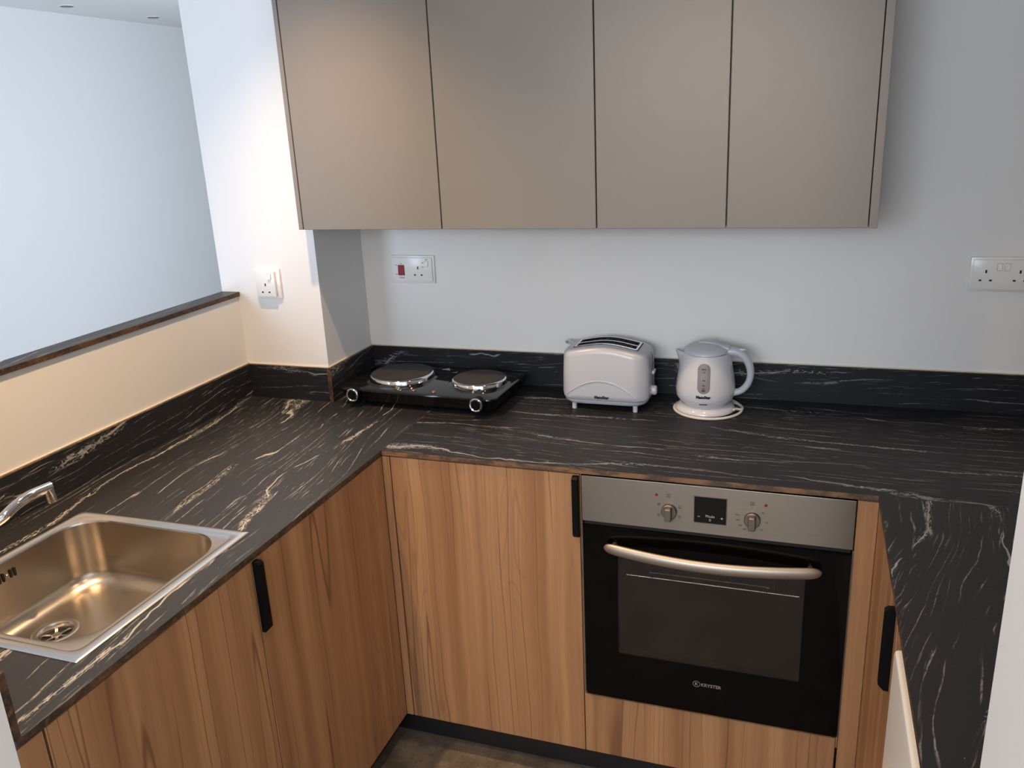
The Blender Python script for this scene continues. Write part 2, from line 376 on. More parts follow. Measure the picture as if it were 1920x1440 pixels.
for i, (a, b) in enumerate(((-2.8, -1.6), (-1.1, 1.0))):
    bm = bmesh.new(); m_ = (a+b)/2
    for x0, x1, z0, z1 in ((a, a+.05, -.6, 1.44), (b-.05, b, -.6, 1.44), (m_-.025, m_+.025, -.6, 1.44), (a, b, -.6, -.55), (a, b, 1.39, 1.44)):
        box(bm, x0, x1, YB-0.08, YB-0.03, z0, z1)
    wf = struct('window_%d' % (i+1), bm, FRIDGE)
    mk('pane', B(a+.05, m_-.025, YB-0.06, YB-0.055, -.55, 1.39), WGLASS, wf)
    mk('pane', B(m_+.025, b-.05, YB-0.06, YB-0.055, -.55, 1.39), WGLASS, wf)

# ledge capping the half wall
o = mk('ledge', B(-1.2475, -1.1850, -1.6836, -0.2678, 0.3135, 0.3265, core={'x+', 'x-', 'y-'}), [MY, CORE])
tag(o, 'narrow black veined ledge with raw brown edge capping the half wall', 'ledge')

# ------------------------------------------------------------------ worktops
TH = 0.0125
bm = bmesh.new()                                # left run, with the sink opening
SX0, SX1, SY0, SY1 = -1.068, -0.628, -1.520, -1.070
o1, o2, p1, p2 = SX0+.012, SX1-.012, SY0+.012, SY1-.012
for a in ((XW, o1, -1.6836, -0.2678), (o2, XL, -1.6836, -0.2678), (o1, o2, -1.6836, p1), (o1, o2, p2, -0.2678)):
    box(bm, a[0], a[1], a[2], a[3], -TH, 0, core={'x+'} if a[1] == XL else ())
box(bm, -0.9061, -0.5722, -0.2678, 0, -TH, 0)
bmesh.ops.remove_doubles(bm, verts=bm.verts, dist=1e-6)
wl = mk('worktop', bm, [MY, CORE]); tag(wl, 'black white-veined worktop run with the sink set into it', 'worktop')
bm = bmesh.new(); box(bm, XL+0.0006, XRW, YW, 0, -TH, 0, core={'y-'})
box(bm, -0.5722, XL+0.0006, -0.2678, 0, -TH, 0)
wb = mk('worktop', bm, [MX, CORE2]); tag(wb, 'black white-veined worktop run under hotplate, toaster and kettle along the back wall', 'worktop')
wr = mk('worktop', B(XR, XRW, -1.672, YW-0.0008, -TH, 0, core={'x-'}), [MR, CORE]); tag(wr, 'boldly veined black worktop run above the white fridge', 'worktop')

# upstands (splashbacks)
HB = 0.1035; th = 0.0125
def upstand(b, mat, core, lab):
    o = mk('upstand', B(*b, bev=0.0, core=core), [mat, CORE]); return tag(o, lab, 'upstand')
upstand((XW, XW+th, -1.671, -0.2678, 0, HB), MY, {'z+'}, 'long black upstand below the cream half wall behind the sink')
upstand((XW+th, -0.9061, -0.2678-th, -0.2678, 0, HB), MX, {'z+', 'x+'}, 'short black upstand with bold white vein on the pillar front below the single socket')
upstand((-0.9061, -0.9061+th, -0.2678-th, -th, 0, HB), MY, {'z+', 'y-'}, 'black upstand on the pillar side running beside the hotplate')
upstand((-0.9061, XRW, -th, 0, 0, HB), MX, {'z+'}, 'long black upstand on the back wall behind toaster and kettle')
upstand((XW, -0.5735, -1.6836, -1.671, 0, HB), MX, {'z+', 'x+'}, 'upstand with raw brown end at the low end wall, in the lower left corner')
upstand((XRW-th, XRW, -1.672, -th, 0, HB), MR, {'z+'}, 'black upstand on the side wall past the right run')
# sealant beads
bm = bmesh.new()
for b in ((XW, XW+.004, -1.671, -0.2678), (XW, -0.9061, -0.2718, -0.2678), (-0.9061, -0.9021, -0.2678, 0), (-0.9061, XRW, -.004, 0)):
    box(bm, *b, HB, HB+0.0022)
struct('trim_1', bm, CAULK)

# ------------------------------------------------------------------ base cabinets
FY, FXL, FXR = -0.5975, -0.5725, 0.5932        # door faces
ZT, ZB = -0.0165, -0.800
DT = 0.018
def edge_pull(parent, kind, p0):
    """black edge pull; p0 = coordinate of its edge beside the gap"""
    bm = bmesh.new(); L = 0.158; zt = -0.019; pr = 0.017; wd = 0.014
    prof = [(0.0, zt), (pr-.005, zt), (pr, zt-.005), (pr, zt-L+.010), (pr-.009, zt-L), (0.0, zt-L)]      # (proud, z)
    def P(w_, d, z):
        if kind == 'y': return (p0+w_, FY-d, z)
        if kind == 'L': return (FXL+d, p0+w_, z)
        return (FXR-d, p0+w_, z)
    s = {'y': -1, 'L': 1, 'R': 1}[kind]
    a = [bm.verts.new(P(0, d, z)) for d, z in prof]; b = [bm.verts.new(P(s*wd, d, z)) for d, z in prof]
    bm.faces.new(a); bm.faces.new(b[::-1])
    for i in range(len(a)): bm.faces.new((a[i], b[i], b[(i+1) % 6], a[(i+1) % 6]))
    bmesh.ops.recalc_face_normals(bm, faces=bm.faces)
    return mk('handle', bm, BLACK, parent, label='black edge pull')
def door(parent, kind, a, b, z0=ZB, z1=ZT, mat=WOOD, name='door'):
    if kind == 'y': bm = B(a, b, FY, FY+DT, z0, z1, bev=.0008)
    elif kind == 'L': bm = B(FXL-DT, FXL, a, b, z0, z1, bev=.0008)
    else: bm = B(FXR, FXR+DT, a, b, z0, z1, bev=.0008)
    return mk(name, bm, mat, parent)
g = 0.0015
# left run
t = thing('base_cabinet', 'oak base cabinet with plain door under the sink', 'cabinet', (-0.88, -1.39, -0.9))
mk('carcass', B(-1.17, FXL-DT-.001, -1.6836, -1.146, ZB, -0.20), CARC, t)
door(t, 'L', -1.637+g, -1.1465-g, mat=WOOD2); door(t, 'L', -1.6836, -1.640, mat=WOOD2, name='filler_panel')
t = thing('base_cabinet', 'oak corner base cabinet beside the sink, its black pull high at the near edge', 'cabinet', (-0.88, -0.9, -0.9))
bm = bmesh.new(); box(bm, -1.17, FXL-DT-.001, -1.1455, -1.05, ZB, -0.20); box(bm, -1.17, FXL-DT-.001, -1.05, -0.62, ZB, -TH-.002)
mk('carcass', bm, CARC, t)
d_ = door(t, 'L', -1.1465+g, -0.648-g, mat=WOOD2); edge_pull(d_, 'L', -1.1465+g)
door(t, 'L', -0.648+g*.4, FY-.0005, mat=WOOD2, name='filler_panel')
# back run
t = thing('base_cabinet', 'oak base cabinet with one wide door between corner and oven', 'cabinet', (-0.3, -0.3, -0.9))
mk('carcass', B(-0.5725, -0.056, FY+DT+.001, -0.03, ZB, -TH-.002), CARC, t)
d_ = door(t, 'y', -0.550+g, -0.0545-g); edge_pull(d_, 'y', -0.0545-g)
door(t, 'y', FXL+.0003, -0.550-g, name='filler_panel')
t = thing('oven_housing', 'oak oven housing with plain panel below the built-in oven', 'cabinet', (0.25, -0.3, -0.9))
mk('side_panel', B(-0.0545, -0.0525, FY+.004, -0.03, ZB, -TH-.002), WOOD, t)
mk('side_panel', B(0.5515, 0.5925, FY+DT+.001, -0.03, ZB, -TH-.002), CARC, t)
mk('bottom_panel', B(-0.0525, 0.5505, -0.56, -0.03, -0.80, -0.656), CARC, t)
door(t, 'y', -0.0545+g, 0.5475-g, z1=-0.6255, name='drawer_front')
mk('shelf', B(-0.0525, 0.5505, FY+.006, -0.03, -0.655, -0.6215), WOOD, t)
door(t, 'y', 0.5515, FXR-.0005, name='filler_panel')
# right run
t = thing('base_cabinet', 'oak base cabinet in the far corner beside the white fridge, seen edge on', 'cabinet', (0.9, -0.8, -0.9))
mk('carcass', B(FXR+DT+.001, 1.19, -1.040, -0.62, ZB, -TH-.002), CARC, t)
door(t, 'R', -0.645+g, FY-.0005, name='filler_panel')
d_ = door(t, 'R', -1.012, -0.645-g); edge_pull(d_, 'R', -1.012)
mk('side_panel', B(FXR-.0, 1.19, -1.040, -1.0145, ZB, -TH-.002), WOOD, t)
# plinths
for b, lab in (((-0.645, -0.633, -1.6836, -0.545, -0.9, ZB+.0), 'black plinth board under the sink side cabinets'),
               ((-0.633, 0.655, -0.545, -0.533, -0.9, ZB+.0), 'black plinth board under the door and oven cabinets'),
               ((0.655, 0.667, -1.040, -0.533, -0.9, ZB+.0), 'black plinth board under the far corner cabinet beside the fridge')):
    tag(mk('plinth', B(*b), PLINTH), lab, 'plinth')

# ------------------------------------------------------------------ wall cabinets
UY, UZ0, UZ1 = -0.340, 0.520, 1.42
def wall_cab(lab, x0, x1, split, lend=None, rend=None):
    t = thing('wall_cabinet', lab, 'cabinet', ((x0+x1)/2, -0.16, UZ0), group='taupe wall cabinets')
    mk('carcass', B(x0+.001, x1-.001, UY+.020, -0.001, UZ0+.004, UZ1), TAUPE_IN, t)
    a = x0 if lend is None else lend; b = x1 if rend is None else rend
    mk('door', B(a+.0016, split-.0016, UY, UY+.018, UZ0, UZ1, bev=.0009), TAUPE, t)
    mk('door', B(split+.0016, b-.0016, UY, UY+.018, UZ0, UZ1, bev=.0009), TAUPE, t)
    return t
t1 = wall_cab('taupe wall cabinet with two wide doors, next to the pillar', -0.8895, -0.066, -0.475)
mk('side_panel', B(-0.9035, -0.8910, UY, -0.268, UZ0, UZ1, bev=.0006), TAUPE, t1)
t2 = wall_cab('taupe wall cabinet with two narrow doors above toaster and kettle', -0.066, 0.5445, 0.240)
mk('side_panel', B(0.5450, 0.5625, UY, -0.001, UZ0-.001, UZ1, bev=.0006), TAUPE, t2)

# ------------------------------------------------------------------ oven
ov = thing('oven', 'built-in oven with steel control panel, curved handle and black glass door', 'oven', (0.25, -0.35, -0.62))
OX0, OX1 = -0.0505, 0.5495; OZ = -0.0165; OY = -0.6000
mk('casing', B(-0.040, 0.538, -0.575, -0.08, -0.135, -0.030), BLACK, ov)
cpn = mk('control_panel', B(OX0, OX1, OY, OY+.022, -0.1335, OZ, bev=.0015, seg=2), STEEL, ov)
mk('vent_slot', B(-0.046, 0.545, -0.592, -0.57, -0.1445, -0.1335), DARK, ov)
for sx0 in (-0.0520, 0.5485):
    mk('side_trim', B(sx0, sx0+.003, -0.5985, -0.575, -0.619, -0.1345), STEELH, ov)
def knob(x, z, rot):
    k = mk('knob', cyl(bmesh.new(), (x, OY-.0005, z), (0, -1, 0), 0.0175, 0.010, 36, 0.0015), STEELH, ov, smooth=True)
    bm = bmesh.new()
    L = [(-.0052, -.0150), (.0052, -.0150), (.0052, .0150), (-.0052, .0150)]
    lo = []
    for d, s in ((.008, 1.0), (.024, .98), (.0265, .86)):
        lo.append([(x+a*s, OY-d, z+b*s) for a, b in rrectpts])
    loft(bm, lo); bmesh.ops.recalc_face_normals(bm, faces=bm.faces)
    mk('grip', bm, STEELH, k, smooth=True)
rrectpts = rrect(0, -.0012, .0078, .0160, .0028, 4)
knob(0.156, -0.0845, 0); knob(0.339, -0.0845, 0)
dp = mk('display', B(0.2125, 0.2825, OY-.0012, OY, -0.1045, -0.0415, bev=.0004), GLOSSB, ov, label='black glass timer display')
bm = bmesh.new()
for b in ((0.2110, 0.2125, -0.106, -0.040), (0.2825, 0.2840, -0.106, -0.040), (0.2125, 0.2825, -0.106, -0.1045), (0.2125, 0.2825, -0.0415, -0.040)):
    box(bm, b[0], b[1], OY-.0016, OY+.0, b[2], b[3])
mk('display_frame', bm, STEELH, dp)
XD, ZD = (1, 0, 0), (0, 0, 1); TY = OY-.0015
text('lettering', 'Mode', 0.0088, WHITEINK, dp, (0.2475, TY, -0.0905), XD, ZD)
text('lettering', '\u2013', 0.010, WHITEINK, dp, (0.2225, TY, -0.0925), XD, ZD, bold=.0002)
text('lettering', '+', 0.011, WHITEINK, dp, (0.2735, TY, -0.0940), XD, ZD, bold=.0002)
text('lettering', '0', 0.0088, WHITEINK, dp, (0.2475, TY, -0.0995), XD, ZD)
for x in (0.127, 0.3665): mk('indicator_light', cyl(bmesh.new(), (x, OY, -0.0475), (0, -1, 0), 0.0034, 0.0012, 20, .0004), REDL, ov)
def sq(bm, x, z, s, yy=None, w_=.0006):
    yy = OY-.0004
    for b in ((x-s, x+s, z+s-w_, z+s), (x-s, x+s, z-s, z-s+w_), (x-s, x-s+w_, z-s, z+s), (x+s-w_, x+s, z-s, z+s)): box(bm, b[0], b[1], yy, OY+.0001, b[2], b[3])
bm = bmesh.new()
for x, z, s in ((0.1545, -0.0470, .0042), (0.338, -0.0465, .0042)): sq(bm, x, z, s, w_=.0008)
for x0 in (0.156, 0.339):
    box(bm, x0-.0018, x0-.0008, OY-.0004, OY, -0.0590, -0.0560)
for i, (dx, dz) in enumerate(((-.024, .014), (-.024, -.013), (0, -.0255), (.024, .012), (.024, -.013))): sq(bm, 0.156+dx, -0.0845+dz, .0030)
for dx, dz, kk in ((-.024, .014, 'c'), (-.024, -.013, 'f'), (.024, .012, 'l'), (.024, -.013, 'u'), (0, -.0255, 'l'), (-.0015, .0375, 'c')):
    x, z = 0.156+dx, -0.0845+dz
    if kk == 'l': box(bm, x-.0018, x+.0018, OY-.0004, OY, z-.0018, z-.0012)
    if kk == 'u': box(bm, x-.0018, x+.0018, OY-.0004, OY, z+.0012, z+.0018)
    if kk in 'cf': box(bm, x-.0012, x+.0012, OY-.0004, OY, z-.0004, z+.0004); box(bm, x-.0004, x+.0004, OY-.0004, OY, z-.0014, z+.0014)
for i in range(21):
    a = math.radians(52-15*i)
    x, z = 0.339+.0218*math.cos(a), -0.0845+.0218*math.sin(a)
    if math.degrees(a) < -232: break
    box(bm, x-.0004, x+.0004, OY-.0003, OY, z-.0004, z+.0004)
box(bm, 0.3372, 0.3388, OY-.0004, OY, -0.0485, -0.0445)
mk('dial_symbols', bm, INK, ov)['kind'] = 'stuff'
for s, a, r in (('50', 40, .0285), ('100', -8, .030), ('150', -50, .0300), ('180', -88, .0285), ('200', -122, .0300), ('220', -146, .0310), ('240', 188, .0315), ('Max', 166, .0335)):
    text('lettering', s, 0.0052, INK, ov, (0.339+r*math.cos(math.radians(a)), OY-.0004, -0.0863+r*math.sin(math.radians(a))), XD, ZD)
# door
DX0, DX1, DZ0, DZ1, DY = -0.0455, 0.5475, -0.6155, -0.1450, -0.6050
WX0, WX1, WZ0, WZ1 = 0.037, 0.457, -0.482, -0.2145
dr = thing_door = mk('door', (lambda bm: (box(bm, DX0, WX0, DY, DY+.024, DZ0, DZ1), box(bm, WX1, DX1, DY, DY+.024, DZ0, DZ1), box(bm, WX0, WX1, DY, DY+.024, DZ0, WZ0), box(bm, WX0, WX1, DY, DY+.024, WZ1, DZ1), bm)[-1])(bmesh.new()), OVENB, ov, label='black glass oven door')
mk('window_pane', B(WX0, WX1, DY+.0002, DY+.003, WZ0, WZ1), OGLASS, dr, label='smoky see-through pane')
mk('edge_trim', B(DX0, DX1, DY+.0025, DY+.022, DZ1, DZ1+.0010), BLACK, dr)
bm = bmesh.new()                                # cavity: an open box behind the pane
x0, x1, y0, y1, z0, z1 = 0.020, 0.476, DY+.026, -0.15, -0.50, -0.175
q = lambda *p: bm.faces.new([bm.verts.new(v) for v in p])
q((x0, y1, z0), (x1, y1, z0), (x1, y1, z1), (x0, y1, z1)); q((x0, y0, z0), (x1, y0, z0), (x1, y1, z0), (x0, y1, z0)); q((x0, y0, z1), (x0, y1, z1), (x1, y1, z1), (x1, y0, z1))
q((x0, y0, z0), (x0, y1, z0), (x0, y1, z1), (x0, y0, z1)); q((x1, y0, z0), (x1, y0, z1), (x1, y1, z1), (x1, y1, z0))
mk('cavity', bm, CAVITY, ov)
rk = mk('wire_rack', (lambda bm: (tube(bm, [(0.050, -.570, -.281), (0.447, -.570, -.281)], .0018, 8), [tube(bm, [(0.024+.0265*i, -.570, -.281), (0.024+.0265*i, -.17, -.281)], .0012, 6) for i in range(17)], tube(bm, [(0.024, -.20, -.281), (0.47, -.20, -.281)], .0018, 8), bm)[-1])(bmesh.new()), CHROME, ov, smooth=True)
mk('rack_guard', tube(bmesh.new(), catmull([(0.113, -.571, -.283), (0.113, -.571, -.271), (0.119, -.571, -.2665), (0.25, -.571, -.2665), (0.370, -.571, -.2665), (0.376, -.571, -.271), (0.376, -.571, -.283)], 5), .0014, 8), CHROME, rk, smooth=True)
P = []
for i in range(33):
    u = .5-.5*math.cos(PI*i/32); P.append((0.008+0.481*u, DY-.016-.031*math.sin(PI*u)**.85, -0.1855-.004*math.sin(PI*u)))
def hr(t): u = .5-.5*math.cos(PI*t); return .0138*max(.22, (1-abs(2*u-1)**26)**.5)
mk('handle', tube(bmesh.new(), P, hr, 16, flat=0.62, nrm=(0, 0, 1)), HANDLE, dr, smooth='all', label='long bowed satin steel handle')
for x in (0.030, 0.466): mk('handle_post', cyl(bmesh.new(), (x, DY, -0.1855), (0, -1, 0), .007, .018, 16), STEELH, dr)
# badge and name on the door glass
bm = bmesh.new(); n = 28; rr = .0088
for r0, r1 in ((rr, rr-.0012),):
    a = [bm.verts.new((0.2265+r0*math.cos(2*PI*i/n), DY-.0003, -0.5335+r0*math.sin(2*PI*i/n))) for i in range(n)]
    b = [bm.verts.new((0.2265+r1*math.cos(2*PI*i/n), DY-.0003, -0.5335+r1*math.sin(2*PI*i/n))) for i in range(n)]
    for i in range(n): bm.faces.new((a[i], a[(i+1) % n], b[(i+1) % n], b[i]))
mk('badge', bm, GREYINK, dr)
text('lettering', 'K', 0.0115, GREYINK, dr, (0.2265, DY-.0005, -0.5372), XD, ZD, bold=.0004)
text('lettering', 'KRYSTER', 0.0120, GREYINK, dr, (0.2370, DY-.0005, -0.5378), XD, ZD, align='LEFT', bold=.0003, sx=0.98)

# ------------------------------------------------------------------ sink
sk = thing('sink', 'square stainless steel inset sink with a rounded bowl', 'sink', (-0.848, -1.295, 0))
scx, scy, hx, hy = (SX0+SX1)/2, (SY0+SY1)/2, (SX1-SX0)/2, (SY1-SY0)/2
bcx, bcy, bhx, bhy = -0.8525, -1.291, 0.1905, 0.194
NN = 10
def lp(cx, cy_, hx_, hy_, r, z): return [(a, b, z) for a, b in rrect(cx, cy_, hx_, hy_, r, NN, side=6)]
bm = bmesh.new()
rim = [lp(scx, scy, hx, hy, .004, -.004), lp(scx, scy, hx, hy, .004, .0012), lp(scx, scy, hx-.002, hy-.002, .004, .0026), lp(scx, scy, hx-.019, hy-.019, .022, .0030),
       lp(scx, scy, hx-.0215, hy-.0215, .022, .0012), lp(scx, scy, hx-.0225, hy-.0225, .022, .0010)]
loft(bm, rim, False, False)
deck = [lp(scx, scy, hx-.0225, hy-.0225, .022, .0010), lp(bcx, bcy, bhx+.004, bhy+.004, .083, .0006), lp(bcx, bcy, bhx+.0015, bhy+.0015, .081, -.0006), lp(bcx, bcy, bhx, bhy, .080, -.004)]
loft(bm, deck, False, False)
bmesh.ops.remove_doubles(bm, verts=bm.verts, dist=1e-6)
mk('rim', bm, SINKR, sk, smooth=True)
bm = bmesh.new(); ZBW = -0.140; L = [lp(bcx, bcy, bhx, bhy, .080, -.004), lp(bcx, bcy, bhx-.002, bhy-.002, .079, -.030), lp(bcx, bcy, bhx-.009, bhy-.009, .077, ZBW+.036)]
for i in range(1, 8):
    a = PI/2*i/7; L.append(lp(bcx, bcy, bhx-.009-.036*(1-math.cos(a)), bhy-.009-.036*(1-math.cos(a)), .077-.025*(1-math.cos(a)), ZBW+.036*(1-math.sin(a))))
dcx, dcy, dR = -0.945, -1.296, .043
def toward(f, r, z):
    base = rrect(bcx, bcy, bhx-.045, bhy-.045, .052, NN, side=6); out = []
    for a, b in base:
        ang = math.atan2(b-dcy, a-dcx); ca, sa = dcx+r*math.cos(ang), dcy+r*math.sin(ang); out.append((a+(ca-a)*f, b+(sa-b)*f, z))
    return out
L += [toward(.5, dR, ZBW-.0008), toward(1, dR, ZBW-.0015)]
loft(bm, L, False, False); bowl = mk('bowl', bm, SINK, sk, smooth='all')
dn = mk('drain', lathe(bmesh.new(), [(.0435, ZBW-.004), (.0435, ZBW-.0010), (.0415, ZBW-.0002), (.0335, ZBW-.0015), (.0315, ZBW-.004), (.0300, ZBW-.014), (.0295, ZBW-.0140), (.0, ZBW-.0145)][:7], dcx, dcy, 40, cap=False), SINKR, sk, smooth=True)
mk('drain_well', cyl(bmesh.new(), (dcx, dcy, ZBW-.0175), (0, 0, 1), .030, .002, 32), DARK, dn)
bm = bmesh.new()
for i in range(3):
    a = PI/3*i+.3; d = Vector((math.cos(a), math.sin(a), 0)); nrm = Vector((-d.y, d.x, 0)); c = Vector((dcx, dcy, ZBW-.0135))
    v = [c+d*.029+nrm*.0028, c-d*.029+nrm*.0028, c-d*.029-nrm*.0028, c+d*.029-nrm*.0028]
    loft(bm, [[tuple(p) for p in v], [tuple(p+Vector((0, 0, .002))) for p in v]])
cyl(bm, (dcx, dcy, ZBW-.0135), (0, 0, 1), .009, .004, 20, .001)
mk('strainer', bm, SINKR, dn)
bxk = bcx-bhx+.0030
for i, yy in enumerate((-1.2785, -1.2875, -1.3045, -1.3135)):
    bm = bmesh.new(); P2 = rrect(yy, -.0315, .0026, .0090, .0025, 4)
    loft(bm, [[(bxk, a, b) for a, b in P2], [(bxk+.0012, a, b) for a, b in P2]]); bmesh.ops.recalc_face_normals(bm, faces=bm.faces)
    mk('overflow_slot', bm, DARK, sk)
mk('overflow_screw', cyl(bmesh.new(), (bxk, -1.296, -.0315), (1, 0, 0), .0035, .0025, 14, .0008), CHROME, sk, smooth=True)

# tap
tp = thing('mixer_tap', 'chrome mixer tap whose spout reaches over the sink', 'tap', (-1.125, -1.44, 0))
tb = mk('body', lathe(bmesh.new(), [(.026, 0), (.026, .004), (.022, .008), (.020, .012), (.020, .055), (.017, .062), (.012, .066)], -1.125, -1.44, 28), CHROME, tp, smooth=True)
mk('lever', tube(bmesh.new(), catmull([(-1.125, -1.44, .062), (-1.125, -1.44, .078), (-1.128, -1.455, .092), (-1.135, -1.49, .108)], 5), lambda u: .013-.007*u, 12), CHROME, tp, smooth=True)
sp_ = catmull([(-1.116, -1.432, .040), (-1.085, -1.400, .060), (-1.040, -1.352, .082), (-1.003, -1.312, .101), (-.998, -1.276, .1155), (-.998, -1.240, .1215), (-.988, -1.198, .1235)], 7)
st = mk('spout', tube(bmesh.new(), sp_, .0105, 16, flat=.95), CHROME, tp, smooth=True)
mk('aerator', cyl(bmesh.new(), (-.9895, -1.206, .121), (.05, .10, -1), .0105, .028, 20, .001), CHROME, st, smooth=True)

# ------------------------------------------------------------------ double hotplate (own frame, z up from the worktop)
hp = thing('hotplate', 'black double electric hotplate with two round plates and silver-ringed knobs', 'hotplate', (-0.611, -0.178, 0), math.radians(-2.2))
bm = bmesh.new()
def hl(hx_, hy_, r, z): return [(a, b, z) for a, b in rrect(0, 0, hx_, hy_, r, 6)]
loft(bm, [hl(.225, .108, .02, .012), hl(.236, .118, .02, .016), hl(.243, .124, .022, .034), hl(.250, .131, .026, .046), hl(.252, .133, .028, .049), hl(.251, .132, .028, .0525), hl(.246, .127, .026, .0540)])
mk('body', bm, GLOSSB, hp, smooth=True, local=True)
def hplate(cx, cy_, r):
    a = mk('plate_well', lathe(bmesh.new(), [(r+.016, .0538), (r+.010, .0552), (r+.004, .0556), (r+.003, .0545)], cx, cy_, 64), GLOSSB, hp, smooth=True, local=True)
    b = mk('plate_ring', lathe(bmesh.new(), [(r+.0050, .0550), (r+.0042, .0660), (r+.0020, .0690), (r-.0015, .0700), (r-.002, .060)], cx, cy_, 72), CHROME, hp, smooth=True, local=True)
    c = mk('cooking_plate', lathe(bmesh.new(), [(r-.002, .056), (r-.002, .0702), (r-.004, .0714), (r-.02, .0716), (.022, .0716), (.019, .0706), (.001, .0706)], cx, cy_, 72), PLATE, hp, smooth=True, local=True)
hplate(-.107, .008, .094); hplate(.147, .010, .0775)
for x in (-.190, .202):
    k = mk('knob', cyl(bmesh.new(), (x, -.124, .040), (0, -1, 0), .0205, .022, 32, .001), BLACK, hp, smooth=True, local=True)
    mk('knob_ring', (lambda bm: (loft(bm, [[(x+r*math.cos(2*PI*i/36), -.124-d, .040+r*math.sin(2*PI*i/36)) for i in range(36)] for r, d in ((.0200, .0195), (.0195, .0245), (.0175, .0262), (.0142, .0250), (.0138, .0200))], True, True), bm)[1])(bmesh.new()), CHROME, k, smooth=True, local=True)
    mk('knob_cap', cyl(bmesh.new(), (x, -.124-.0225, .040), (0, -1, 0), .0138, .0025, 28, .0008), GLOSSB, k, smooth=True, local=True)
for x in (-.008, .056):
    mk('indicator_light', lathe(bmesh.new(), [(.0068, .0535), (.0068, .0560), (.005, .0578), (.001, .0582)], x, -.108, 20), plain('led_lens', (0.16, 0.07, 0.06), 0.12), hp, smooth=True, local=True)
for x in (-.19, .19):
    for y in (-.09, .09): mk('foot', cyl(bmesh.new(), (x, y, 0), (0, 0, 1), .011, .014, 16), BLACK, hp, local=True)
bm = bmesh.new(); bm.faces.new([bm.verts.new(p) for p in ((-.022, .104, .0546), (.010, .100, .0546), (-.004, .124, .0546))])
mk('warning_label', bm, STICKER, hp, local=True)
bm = bmesh.new(); bm.faces.new([bm.verts.new(p) for p in ((.022, .082, .0546), (.040, .081, .0546), (.038, .096, .0546), (.034, .088, .0546))])
mk('warning_label', bm, YELLOW, hp, local=True)
mk('cable', tube(bmesh.new(), catmull([(-.15, .112, .022), (-.15, .130, .010), (-.12, .144, .005), (-.02, .146, .004), (.10, .146, .004)], 6), .0035, 8), BLACK, hp, smooth=True, local=True)

# ------------------------------------------------------------------ toaster
TX, TYc = -0.0885, -0.128
tt = thing('toaster', 'white two-slot toaster with rounded body and a lever on its end', 'toaster', (TX, TYc, 0))
HX, HY = .123, .077
def zt_(x): u = (x-TX)/HX; return .1735+.0085*math.cos(u*PI*.95)-.0015*u
def tl(ix, iy, r, zf, dz=0.0):
    out = []
    for a, b in rrect(TX, TYc, HX-ix, HY-iy, r, 7, side=10):
        out.append((a, b, (zf if zf is not None else zt_(a)+dz)))
    return out
bm = bmesh.new()
loft(bm, [tl(.006, .006, .040, .030), tl(.002, .002, .042, .034), tl(0, 0, .044, .045), tl(.001, .001, .044, .10), tl(.003, .003, .043, None, -.018), tl(.0045, .0045, .042, None, -.009), tl(.009, .009, .038, None, -.003), tl(.016, .016, .033, None, .0), tl(.035, .0385, .003, None, .0012), tl(.0355, .0390, .003, None, -.004)], True, False)
body = mk('body', bm, WHITE, tt, smooth=True)
bm = bmesh.new(); loft(bm, [tl(.020, .018, .030, .016), tl(.012, .010, .038, .018), tl(.006, .005, .040, .0245), tl(.004, .004, .041, .0295)], True, True)
mk('base', bm, WHITE, tt, smooth=True)
bm = bmesh.new()
def sl(ix, iy, r, dz): return [(a, b, zt_(a)+dz) for a, b in rrect(TX, TYc, HX-ix, HY-iy, r, 7, side=10)]
loft(bm, [sl(.0345, .0380, .003, .0012), sl(.0345, .0380, .003, .0030), sl(.0365, .0395, .003, .0036), sl(.0400, .0430, .0015, .0030), sl(.0400, .0430, .0015, -.006)], False, False)
# bar between the slots follows the arched top
nn = 12
for i in range(nn):
    xa = TX-(HX-.040)+2*(HX-.040)*i/nn; xb = TX-(HX-.040)+2*(HX-.040)*(i+1)/nn
    v = [bm.verts.new(p) for p in ((xa, TYc-.0035, zt_(xa)+.0025), (xb, TYc-.0035, zt_(xb)+.0025), (xb, TYc+.0035, zt_(xb)+.0025), (xa, TYc+.0035, zt_(xa)+.0025))]; bm.faces.new(v)
    v = [bm.verts.new(p) for p in ((xa, TYc-.0035, .12), (xb, TYc-.0035, .12), (xb, TYc-.0035, zt_(xb)+.0025), (xa, TYc-.0035, zt_(xa)+.0025))]; bm.faces.new(v)
mk('slot_frame', bm, CHROME, tt, smooth=True)
bm = bmesh.new(); loft(bm, [sl(.0318, .0352, .0045, .0006), sl(.0318, .0352, .0045, .0016), sl(.0350, .0384, .003, .0018)], False, False); mk('slot_gasket', bm, BLACK, tt)
bm = bmesh.new()
for s in (-1, 1): box(bm, TX-.080, TX+.080, TYc+s*.019-.0135, TYc+s*.019+.0135, .10, .150)
mk('slot_liner', bm, plain('slot_metal', (.40, .37, .34), .4, metal=.2), tt)
bm = bmesh.new()
for s in (-1, 1):
    for k in range(9):
        xx = TX-.066+k*.0165
        tube(bm, [(xx, TYc+s*.019-.010, .152), (xx, TYc+s*.019-.010, zt_(xx)-.006)], .0009, 5); tube(bm, [(xx, TYc+s*.019+.010, .152), (xx, TYc+s*.019+.010, zt_(xx)-.006)], .0009, 5)
gg = mk('bread_guide', bm, CHROME, tt)
for x in (-.086, .086):
    for y in (-.058, .050): mk('foot', cyl(bmesh.new(), (TX+x, TYc+y, 0), (0, 0, 1), .0068, .018, 16), WHITE, tt, smooth=True)
P = [(TX-.105+.196*i/24, TYc-HY-.0003, .042+.046*math.sin(PI*i/24)**.8) for i in range(25)]
